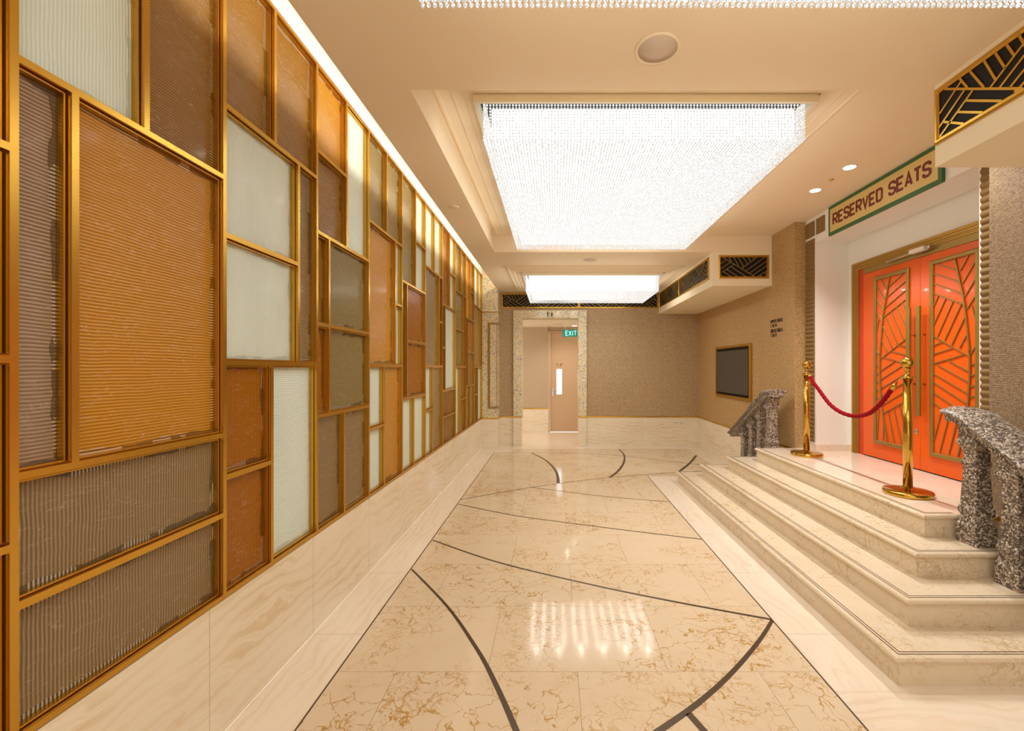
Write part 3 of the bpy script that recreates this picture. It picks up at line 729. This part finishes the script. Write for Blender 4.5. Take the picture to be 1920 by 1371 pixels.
# ------------------------------------------------------------------ stone balustrades
def balustrade(mir, label):
    f = (lambda y: 8.416-y) if mir else (lambda y: y)
    root = empty('stone_balustrade', (2.73, f(2.86), .465 if not mir else .465), label, 'balustrade', 'terrazzo balustrades beside the steps')
    prof = [(0,.070),(.125,.070),(.135,.062),(.15,.058),(.17,.055),(.185,.058),(.2,.065),(.228,.066),(.24,.060),(.25,.057),(.50,.046),(.506,.053),(.53,.054),(.538,.048),(.60,.048),(.61,.053),(.625,.058),(.64,.070),(.665,.072),(.675,.064),(.79,.064)]
    for k, (yc, zb) in enumerate(((2.86,.465),(2.607,.31),(2.354,.155),(2.101,0.0))):
        yc = f(yc); mb = MB()
        rings = []
        for z, h in prof:
            zt = zb+z
            rings.append([(2.73-h, yc-h, zt), (2.73+h, yc-h, zt), (2.73+h, yc+h, zt), (2.73-h, yc+h, zt)])
        # top follows the slope of the rail
        mb.loops(rings, smooth=False)
        sl = -.613 if mir else .613; base = len(mb.v)-4
        if k:
            for j in range(4):
                x, y, z = mb.v[base+j]; mb.v[base+j] = (x, y, z + sl*(y-yc) - .004)
        mb.build('baluster', 'terrazzo', root, bevel=.0035, seg=1)
    path = [(3.00,1.278),(2.955,1.280),(2.915,1.276),(2.87,1.262),(2.82,1.235),(2.60,1.100),(1.80,.609)]
    def sec(y, z, sx, nrm):
        ny, nz = nrm
        pr = [(-.105,-.030),(-.105,.012),(-.140,.020),(-.143,.034),(-.128,.046),(-.06,.062),(0,.068),(.06,.062),(.128,.046),(.143,.034),(.140,.020),(.105,.012),(.105,-.030)]
        return [(2.73+a*sx, f(y+b*ny), z+b*nz) for a, b in pr]
    rings = []; q = spline(path, 5)
    for i, (y, z) in enumerate(q):
        a = q[max(i-1, 0)]; b = q[min(i+1, len(q)-1)]
        ty, tz = b[0]-a[0], b[1]-a[1]; L = math.hypot(ty, tz)
        sx = min(1, .80+.2*i/4)
        rings.append(sec(y, z, sx, (tz/L, -ty/L) if -ty > 0 else (-tz/L, ty/L)))
    mb = MB(); mb.loops(rings, smooth=False); mb.build('handrail', 'terrazzo', root)
balustrade(False, 'near speckled stone balustrade with square balusters, cut off by the right edge')
balustrade(True, 'far speckled stone balustrade descending in front of the dark wall display')

# ------------------------------------------------------------------ orange double doors
YS = 4.231
dr = empty('door_3', (XD, YS, .62), kind='structure')
fm = MB()
for d, x0, x1, mm in ((0,3.470,3.50,0), (.022,3.478,3.50,0), (.036,3.486,3.52,0), (.052,3.492,3.52,0)):
    y0, y1, zt = 3.298+d, 5.166-d, 2.812-d
    for b in ((y0,y0+.03,.62,zt),(y1-.03,y1,.62,zt),(y0+.03,y1-.03,zt-.03,zt)): fm.box(x0,x1,*b)
fm.build('door_frame', 'door_bronze', dr, bevel=.002)
fm = MB()
for b in ((3.352+.02,3.40+.052,.62,2.745),(5.01,5.092,.62,2.745),(3.372,5.092,2.745,2.762)): fm.box(3.505,3.56,*b)
fm.build('door_jamb', 'red_jamb', dr)
hdz = MB(); hdz.box(3.498,3.54,3.455,5.01,2.665,2.738)
for y in (3.55,3.95,4.22,4.26,4.70,4.95):
    for z in (2.68,2.72): hdz.box(3.4965,3.5,y-.004,y+.004,z-.004,z+.004)
hdz.build('door_header', 'bronze_bar', dr, bevel=.002)
DOOR = [[(4.607,2.554),(4.655,2.348),(4.696,2.159),(4.739,1.777),(4.743,1.726),(4.743,1.509),(4.713,1.186),(4.634,.838)],
[(4.614,2.459),(4.427,2.55)],[(4.641,2.351),(4.39,2.475)],[(4.669,2.243),(4.39,2.383)],[(4.696,2.143),(4.39,2.291)],
[(4.731,2.553),(4.655,2.441)],[(4.796,2.498),(4.675,2.326)],[(4.796,2.35),(4.696,2.211)],[(4.796,2.208),(4.717,2.104)],[(4.76,2.125),(4.796,2.002)],
[(4.439,2.265),(4.39,2.175)],[(4.515,2.227),(4.39,2.007)],[(4.587,2.191),(4.427,1.888)],[(4.664,2.15),(4.502,1.849)],[(4.71,2.057),(4.574,1.807)],
[(4.731,1.913),(4.648,1.774)],[(4.483,1.838),(4.39,1.815)],[(4.39,1.895),(4.743,1.699)],
[(4.585,1.78),(4.393,1.732)],[(4.691,1.719),(4.393,1.646)],[(4.544,1.669),(4.743,1.569)],[(4.431,1.632),(4.743,1.476)],
[(4.393,1.551),(4.728,1.385)],[(4.393,1.47),(4.721,1.299)],[(4.393,1.375),(4.713,1.208)],[(4.393,1.28),(4.691,1.124)],
[(4.627,1.151),(4.544,.837)],[(4.551,1.195),(4.451,.837)],[(4.477,1.232),(4.393,.943)],[(4.758,1.166),(4.788,.834)],[(4.691,1.016),(4.699,.838)],
[(4.795,1.64),(4.745,1.628)],[(4.795,1.55),(4.745,1.536)],[(4.795,1.459),(4.743,1.444)],[(4.795,1.371),(4.735,1.357)],[(4.795,1.289),(4.728,1.266)],[(4.795,1.788),(4.745,1.715)]]
for mir in (False, True):
    g = (lambda y: 2*YS-y) if mir else (lambda y: y)
    lf = MB(); ya, yb = sorted((g(YS+.0015), g(5.008)))
    lf.box(3.50, 3.545, ya, yb, .632, 2.663)
    leaf = lf.build('door_leaf', 'orange_door', dr, bevel=.002)
    SD = Surf((3.50,0,0), (0,-1,0), (0,0,1))
    ring = MB(); cy0, cy1 = sorted((g(4.351), g(4.833)))
    pr = [(0,0),(0,.014),(.008,.020),(.030,.020),(.038,.012),(.038,0)]
    ring.loops([[(3.50-d, cy0+i, .788+i), (3.50-d, cy1-i, .788+i), (3.50-d, cy1-i, 2.594-i), (3.50-d, cy0+i, 2.594-i)] for i, d in pr], caps=False, smooth=False)
    ring.build('panel_frame', 'bronze_bar', leaf)
    ob = MB()
    for k, pl in enumerate(DOOR):
        q = spline(pl, 4) if len(pl) > 2 else pl
        ribbon(ob, SD, [(-g(y), z) for y, z in q], .014 if k == 0 else .0085, 0, .014 if k == 0 else .0095+(k % 3)*.0004)
    ob.build('leaf_ornament', 'bronze_bar', leaf)
    hn = MB(); hy = g(YS+.058)
    hn.box(3.425, 3.447, hy-.021, hy+.021, 1.15, 2.19)
    hdl = hn.build('door_handle', 'bronze_bar', leaf, bevel=.004)
    for z in (1.45, 1.92):
        s_ = MB(); s_.tube([(3.447,hy,z),(3.50,hy,z)], .009, 10); s_.build('handle_post', 'brass', hdl)
    if not mir:
        lo = MB(); lo.lathe([(0,0),(.020,0),(.020,.006),(.012,.010),(0,.010)], 0, 0, 20)
        lo.v = [(3.50-z, YS+.042+x*.8, .99+y*1.5) for x, y, z in lo.v]; lo.build('door_lock', 'steel', leaf)
cl = MB(); cl.box(3.42,3.47,4.10,4.27,2.70,2.74); cl.m = 1
cl.tube([(3.455,4.27,2.715),(3.47,4.62,2.71)], .009, 8); cl.box(3.44,3.50,4.06,4.10,2.705,2.735)
cl.build('door_closer', ['white_plastic', 'steel'], dr, bevel=.003)

# ------------------------------------------------------------------ RESERVED SEATS sign
rs = empty('hanging_sign', (3.08, 4.24, 3.084), 'cream sign with green border reading RESERVED SEATS above the orange doors', 'sign')
gb = MB(); gb.box(3.08, 3.107, 3.514, 4.97, 3.084, 3.404); gb.build('sign_border', 'green_paint', rs, bevel=.002)
fb = MB(); fb.box(3.077, 3.081, 3.548, 4.936, 3.118, 3.370); fb.build('sign_face', 'sign_cream', rs)
S = Surf((3.077, 0, 0), (0,-1,0), (0,0,1))
s = 'RESERVED SEATS'; h = .130; gp = .034; L = text_len(s, h, gp, 1.0)
gp += (1.245-L)/(len(s)-1)
u = -4.877
for word in s.split():
    tx = MB(); u = text(tx, S, word, u, 3.178, h+.002, .0235, gp, 0, .002, 1.0) + ADV[' ']*h + gp
    tx.build('word', 'maroon', rs)

# ------------------------------------------------------------------ seat direction lettering on the right wall
sl = empty('wall_lettering', (XR, 5.8, 2.15), 'dark raised wall lettering with seat numbers beside the fluted strip', 'lettering')
S = Surf((XR, 0, 0), (0,-1,0), (0,0,1))
for tx_, z in (('UPPER CIRCLE', 2.215), ('1 TO 14', 2.155), ('DRESS CIRCLE', 2.085), ('1 TO 17', 2.025)):
    hh = .045; xs = .80; gg = .0105; u = -6.06
    for word in tx_.split():
        mb = MB(); u = text(mb, S, word, u, z, hh, .0068, gg, 0, .004, xs) + ADV[' ']*xs*hh + gg
        mb.build('word', 'lettering_dark', sl)

# ------------------------------------------------------------------ dark display in the right wall
wd_ = empty('wall_display', (XR, 7.35, 1.1), 'dark square display with thin gold frame on the brown right wall', 'display')
mb = MB(); y0, y1, z0, z1 = 6.642, 8.07, 1.106, 1.982
for b in ((y0,y0+.04,z0,z1),(y1-.04,y1,z0,z1),(y0+.04,y1-.04,z0,z0+.04),(y0+.04,y1-.04,z1-.04,z1)): mb.box(XR-.035,XR,*b)
mb.build('display_frame', 'gold_frame', wd_, bevel=.003)
box('display_recess', 'black', (XR-.004,XR-.001,y0+.04,y1-.04,z0+.04,z1-.04), wd_)
plain('display_grey', (.075, .062, .05), .45)
box('display_screen', 'display_grey', (XR-.03,XR-.005,y0+.075,y1-.06,z0+.08,z1-.085), wd_, bevel=.003)

# ------------------------------------------------------------------ ventilation grilles
TILE = [((925,1000),(1345,1255)),((1170,1150),(1380,1000)),((1225,1185),(1480,1000)),((1275,1215),(1565,1010)),((1320,1240),(1565,1075)),((1390,1255),(1565,1150)),
((1005,1000),(1035,1060)),((1070,1000),(1135,1120)),((1130,1000),(1200,1125)),((1195,1000),(1250,1080)),((1265,1000),(1290,1050)),((1325,1000),(1335,1030)),
((890,1085),(960,1035)),((890,1155),(1020,1065)),((905,1200),(1070,1095)),((930,1190),(1030,1255)),((975,1160),(1120,1255)),((1030,1125),(1230,1255)),((890,1230),(920,1255)),
((1490,1205),(1510,1255)),((1535,1180),(1560,1230)),((1430,1240),(1440,1255))]
TILE = [((a[0]-890)/257, (1255-a[1])/257, (b[0]-890)/257, (1255-b[1])/257) for a, b in TILE]
TW = 675/257
def grille(name, label, S, u0, u1, v0, v1, posts, custom=None, fw=.028):
    """S surface; opening u0..u1 x v0..v1; posts = u positions of dividers"""
    c = S.p((u0+u1)/2, v0); root = empty(name, tuple(c), label, 'grille', 'black and gold deco air grilles')
    fr = MB()
    pr = [(0,0),(0,.012),(.008,.016),(.018,.016),(.022,.008),(fw,.008),(fw,0)]
    cuts = [u0]+list(posts)+[u1]
    for a, b in zip(cuts[:-1], cuts[1:]):
        a_, b_ = (a if a == u0 else a-.004), (b if b == u1 else b+.004)
        fr.loops([[tuple(S.p(a_+i, v0+i, d)), tuple(S.p(b_-i, v0+i, d)), tuple(S.p(b_-i, v1-i, d)), tuple(S.p(a_+i, v1-i, d))] for i, d in pr], caps=False, smooth=False)
    fr.build('grille_frame', 'gold_frame', root)
    bk_ = MB(); P = [S.p(u0+.01, v0+.01, .001), S.p(u1-.01, v0+.01, .001), S.p(u1-.01, v1-.01, .001), S.p(u0+.01, v1-.01, .001)]
    Q = [S.p(u0+.01, v0+.01, .0005), S.p(u1-.01, v0+.01, .0005), S.p(u1-.01, v1-.01, .0005), S.p(u0+.01, v1-.01, .0005)]
    bk_.loops([Q, P], smooth=False); bk_.build('grille_backing', 'black', root)
    lt = MB(); k = 0
    h = v1-v0-2*fw
    if custom:
        def ext(p, o):
            if p[0] < -2.37 or p[1] > 3.06 or p[1] < 2.895:
                d = Vector(p)-Vector(o); d.normalize(); return tuple(Vector(p)+d*.05)
            return p
        for a, b in custom:
            a, b = ext(a, b), ext(b, a)
            q = clip(a, b, u0+fw, u1-fw, v0+fw, v1-fw)
            if q: k += 1; ribbon(lt, S, q, .0115, .001, .007+(k % 3)*.0003)
    if not custom or custom is not None:
        for a, b in zip(cuts[:-1], cuts[1:]):
            lo, hi = a+fw, b-fw
            if custom: lo, hi = u0+fw, u1-fw
            start = lo if not custom else CUST_END
            n = 0; x = start
            while x < hi:
                for t in TILE:
                    p0 = (t[0], t[1]); p1 = (t[2], t[3])
                    if n % 2: p0, p1 = (TW-p0[0], p0[1]), (TW-p1[0], p1[1])
                    q = clip((x+p0[0]*h, v0+fw+p0[1]*h), (x+p1[0]*h, v0+fw+p1[1]*h), max(start, lo), min(hi, x+TW*h), v0+fw, v1-fw)
                    if q: k += 1; ribbon(lt, S, q, .0115 if custom else .0085, .001, .007+(k % 3)*.0003)
                x += TW*h; n += 1
            if custom: break
    lt.build('grille_lattice', 'bronze_bar' if not custom else 'gold_frame', root)
    return root
grille('air_grille', 'long gold and black air grille across the top of the back wall', Surf((0,YB,0),(1,0,0),(0,0,1)), -1.10, 2.15, 2.847, 3.156, [.509])
grille('air_grille', 'small gold and black air grille on the front of the far bulkhead', Surf((0,6.04,0),(1,0,0),(0,0,1)), 2.240, 2.926, 2.828, 3.145, [])
grille('air_grille', 'receding two-part air grille on the side of the far bulkhead', Surf((2.165,0,0),(0,-1,0),(0,0,1)), -9.09, -6.18, 2.845, 3.157, [-7.67])
NG = [[(2.379,3.104),(2.005,2.87)],[(2.413,2.965),(2.301,3.048)],[(2.413,3.038),(2.354,3.081)],[(2.413,2.908),(2.255,3.019)],[(2.29,2.988),(2.097,2.869)],[(2.337,2.956),(2.196,2.872)],[(2.383,2.926),(2.297,2.871)],
[(2.317,3.109),(2.282,3.048)],[(2.259,3.107),(2.196,2.996)],[(2.196,3.13),(2.137,2.995)],[(2.14,3.13),(2.093,3.023)],[(2.087,3.13),(2.052,3.054)],[(2.03,3.13),(2.009,3.077)],
[(2.164,2.975),(1.93,3.13)],[(2.12,2.945),(1.88,3.11)],[(2.071,2.916),(1.88,3.04)],[(2.027,2.888),(1.88,2.975)],[(2.005,2.87),(1.95,2.85)],[(1.97,2.87),(1.88,2.92)]]
CUST_END = -1.88
grille('air_grille', 'large gold and black air grille on the near bulkhead, top right corner', Surf((2.14,0,0),(0,-1,0),(0,0,1)), -2.478, -.95, 2.849, 3.155, [], [[(-a[0],a[1]),(-b[0],b[1])] for a, b in NG])

# ------------------------------------------------------------------ chandeliers
def ico(): 
    t = (1+5**.5)/2; v = np.array([(-1,t,0),(1,t,0),(-1,-t,0),(1,-t,0),(0,-1,t),(0,1,t),(0,-1,-t),(0,1,-t),(t,0,-1),(t,0,1),(-t,0,-1),(-t,0,1)], float)
    v /= np.linalg.norm(v[0])
    f = np.array([(0,11,5),(0,5,1),(0,1,7),(0,7,10),(0,10,11),(1,5,9),(5,11,4),(11,10,2),(10,7,6),(7,1,8),(3,9,4),(3,4,2),(3,2,6),(3,6,8),(3,8,9),(4,9,5),(2,4,11),(6,2,10),(8,6,7),(9,8,1)])
    return v, f
IV, IF = ico()
def beads_mesh(name, centres, r):
    c = np.asarray(centres, float); n = len(c)
    v = (c[:, None, :] + IV[None]*np.array([r, r, r*1.12])).reshape(-1, 3)
    f = (IF[None] + (np.arange(n)*12)[:, None, None]).reshape(-1)
    me = bpy.data.meshes.new(name); me.vertices.add(len(v)); me.vertices.foreach_set('co', v.reshape(-1).astype(np.float32))
    nf = n*20; me.loops.add(nf*3); me.loops.foreach_set('vertex_index', f.astype(np.int32))
    me.polygons.add(nf); me.polygons.foreach_set('loop_start', (np.arange(nf)*3).astype(np.int32))
    me.polygons.foreach_set('use_smooth', np.ones(nf, bool))
    me.update(calc_edges=True); me.materials.append(M['crystal']); return me
def chandelier(label, x0, x1, y0, y1, zb, zt, zc, front, r=.0078, layers=1, under=True):
    cx, cy = (x0+x1)/2, (y0+y1)/2
    root = empty('crystal_chandelier', (cx, cy, zc), label, 'chandelier', 'rectangular crystal bead chandeliers')
    # mount frame screwed to the ceiling
    a = .062; mb = MB()
    for b in ((x0-a,x1+a,y0-a,y0-a+.025),(x0-a,x1+a,y1+a-.025,y1+a),(x0-a,x0-a+.025,y0-a+.025,y1+a-.025),(x1+a-.025,x1+a,y0-a+.025,y1+a-.025)): mb.box(*b, zt-.045, zc)
    mb.build('mount_frame', 'bulkhead_paint', root, bevel=.002)
    box('shade_sheet', 'hollow_shade', (x0-a+.025,x1+a-.025,y0-a+.025,y1+a-.025,zc-.012,zc-.002), root)  # dark sheet in place of the shade inside the hollow mount
    i = .045
    box('lamp_core', 'chandelier_core', (x0+i,x1-i,y0+i,y1-i,zb+.055,zt-.03), root)
    nx = 100; px = (x1-x0)/(nx-1); ny = max(2, round((y1-y0)/px)+1); pyy = (y1-y0)/(ny-1)
    nz = int((zt-zb)/.0205); zs = [zb + r + k*.0205 for k in range(nz+1)]
    yf = y0 if front == 'near' else y1
    me = beads_mesh('crystal_strand', [(0, 0, z-zc) for z in zs], r)
    for k in range(nx):
        s_ = bpy.data.objects.new('crystal_strand', me); C.objects.link(s_); s_.parent = root
        s_.location = (x0+k*px-cx, yf-cy, 0)
    pts = []
    for j in range(ny):
        y = y0 + j*pyy
        edge = (j == 0 or j == ny-1)
        if abs(y-yf) < 1e-6: continue
        for k in range(nx):
            x = x0+k*px
            if edge or k in (0, nx-1): pts += [(x-cx, y-cy, z-zc) for z in zs]
            else: pts += [(x-cx, y-cy, z-zc) for z in zs[:layers]]
    rest = bpy.data.objects.new('crystal_strands', beads_mesh('crystal_strands', pts, r)); C.objects.link(rest); rest.parent = root
    rest['kind'] = 'stuff'
    return root
chandelier('huge white crystal chandelier in the ceiling recess, the largest in full view', -.465, 1.645, 2.912, 5.59, 3.10, 3.365, 3.41, 'near')
chandelier('smaller white crystal chandelier hanging before the back wall grille', -.45, 1.65, 7.0, 8.30, 2.822, 3.11, 3.19, 'near')
chandelier('crystal chandelier overhead showing only its bead fringe along the top edge', -.465, 1.66, -.9, 1.562, 2.875, 3.11, 3.19, 'far')

# ------------------------------------------------------------------ small ceiling fittings
def disc(name, label, cat, x, y, zc, r, mats, parts, group=None):
    root = empty(name, (x, y, zc), label, cat, group)
    for nm, prof, mt in parts:
        mb = MB(); mb.lathe([(a*r, -b) for a, b in prof], x, y, 48, zc); mb.build(nm, mt, root)
    return root
SPK = [('speaker_ring', [(.86,0),(1,0),(1,.006),(.93,.010),(.86,.008),(.86,0)], 'ceiling_paint'), ('speaker_mesh', [(0,.0),(.87,.0),(.87,.006),(0,.007)], 'speaker_grey')]
disc('ceiling_speaker', 'large round ceiling speaker in front of the biggest chandelier', 'speaker', .512, 2.197, 3.19, .112, None, SPK, 'round ceiling speakers')
disc('ceiling_speaker', 'small looking round ceiling speaker between the two far chandeliers', 'speaker', .52, 6.46, 3.19, .107, None, SPK, 'round ceiling speakers')
disc('ceiling_speaker', 'round ceiling speaker in the corridor ceiling seen through the doorway', 'speaker', .10, 10.3, 2.637, .10, None, SPK, 'round ceiling speakers')
disc('cover_plate', 'small round cover plate on the ceiling near the glass screen', 'cover plate', -.99, 4.35, 3.19, .05, None, [('plate', [(0,0),(1,0),(1,.004),(.9,.007),(0,.007)], 'ceiling_paint')])
DL = [('downlight_ring', [(.80,0),(1,0),(1,.003),(.92,.006),(.80,.004),(.80,0)], 'white_plastic'), ('downlight_lens', [(0,.0),(.81,.0),(.81,.0025),(0,.0025)], 'downlight_glow')]
disc('downlight', 'lit round downlight nearer the bulkhead, above the RESERVED SEATS sign', 'downlight', 2.654, 3.975, 3.41, .062, None, DL, 'recessed downlights over the steps')
disc('downlight', 'lit round downlight farther back, beside the wallpapered wall', 'downlight', 2.65, 4.49, 3.41, .062, None, DL, 'recessed downlights over the steps')
disc('downlight', 'bright downlight in the corridor ceiling just above the exit sign', 'downlight', .49, 10.75, 2.637, .075, None, DL)
disc('sprinkler_cap', 'tiny sprinkler cap on the ceiling between the two downlights', 'sprinkler', 2.65, 4.236, 3.41, .022, None, [('cap', [(0,0),(1,0),(1,.004),(.5,.012),(0,.012)], 'brass')])

# wall sockets low on the back wall
for k, (x, lab) in enumerate(((2.52, 'left white wall socket low on the marble back wall'), (2.63, 'right white wall socket low on the marble back wall, near the corner'))):
    r_ = empty('power_socket', (x, YB-.004, .43), lab, 'socket', 'wall sockets on the marble wainscot')
    box('socket_plate', 'white_plastic', (x-.04, x+.04, YB-.013, YB-.004, .435, .505), r_, bevel=.003)
    mb = MB()
    for dx in (-.012, .012): mb.box(x+dx-.004, x+dx+.004, YB-.0145, YB-.012, .46, .48)
    mb.build('socket_holes', 'black', r_)
bp = empty('blank_plate', (2.36, YB-.004, .43), 'long blank marble coloured plate left of the wall sockets', 'wall plate')
box('plate', 'travertine_wall_x', (2.22, 2.45, YB-.010, YB-.004, .435, .505), bp, bevel=.002)

# ------------------------------------------------------------------ rope stanchions and velvet rope
def stanchion(x, y, label):
    root = empty('rope_stanchion', (x, y, .62), label, 'stanchion', 'brass rope stanchions on the landing')
    b = MB(); b.lathe([(0,.0),(.160,.0),(.163,.004),(.163,.027),(.157,.034),(.10,.043),(.045,.054),(.036,.060),(0,.060)], x, y, 64, .621); b.build('base', 'brass_polished', root)
    p = MB(); p.lathe([(0,.05),(.0315,.05),(.0315,.905),(0,.905)], x, y, 40, .62); p.build('pole', 'brass_polished', root)
    c = MB(); c.lathe([(0,.90),(.034,.90),(.036,.905),(.052,.908),(.052,.914),(.034,.918),(.026,.925),(.018,.935),(.016,.95),(.022,.965),(.028,.975),(.016,.98)], x, y, 40, .62); c.build('collar', 'brass_polished', root)
    bl = MB(); bl.lathe([(.0465*math.sin(math.pi*k/20), 1.024-.0465*math.cos(math.pi*k/20)) for k in range(21)], x, y, 40, .62); bl.build('finial', 'brass_polished', root)
    return root
FX, NXs = (2.844, 4.985), (2.75, 3.44)
stanchion(*FX, 'brass rope stanchion farther from the camera, beside the white alcove wall')
stanchion(*NXs, 'brass rope stanchion nearer the camera, before the orange door seam')
rope = empty('velvet_rope', (2.8, 4.2, 1.15), 'red velvet rope with brass ends sagging between the two stanchions', 'rope')
rp = [(4.93,1.530),(4.90,1.50),(4.84,1.445),(4.734,1.375),(4.62,1.295),(4.494,1.222),(4.33,1.172),(4.158,1.155),(4.02,1.170),(3.90,1.205),(3.80,1.265),(3.708,1.340),(3.63,1.420),(3.572,1.475)]
pt = [(NXs[0]+(y-NXs[1])/(FX[1]-NXs[1])*(FX[0]-NXs[0]), y, z) for y, z in rp]
sp_ = spline(pt, 14)
rr = [.0188+.0018*math.sin(i*1.15) for i in range(len(sp_))]
core = MB(); core.tube(sp_[10:-6], rr[10:-6], 14); core.build('rope_cord', 'rope_red', rope)
for a, b, c in ((sp_[0], sp_[13], FX), (sp_[-1], sp_[-12], NXs)):
    A_, B_ = Vector(a), Vector(b)
    e = MB(); n_ = 8; e.tube([A_.lerp(B_, t/n_) for t in range(n_+1)], [.008,.013,.018,.021,.021,.020,.021,.021,.020], 16); e.build('rope_end', 'brass_polished', rope)
    sgn = -1 if c is FX else 1
    hk = MB(); q = Vector((c[0], c[1]+sgn*.040, 1.532))
    hk.tube([A_, A_.lerp(q, .5)+Vector((0,0,.012)), q, q+Vector((0,-sgn*.006,-.014))], .0045, 8); hk.build('rope_hook', 'brass_polished', rope)
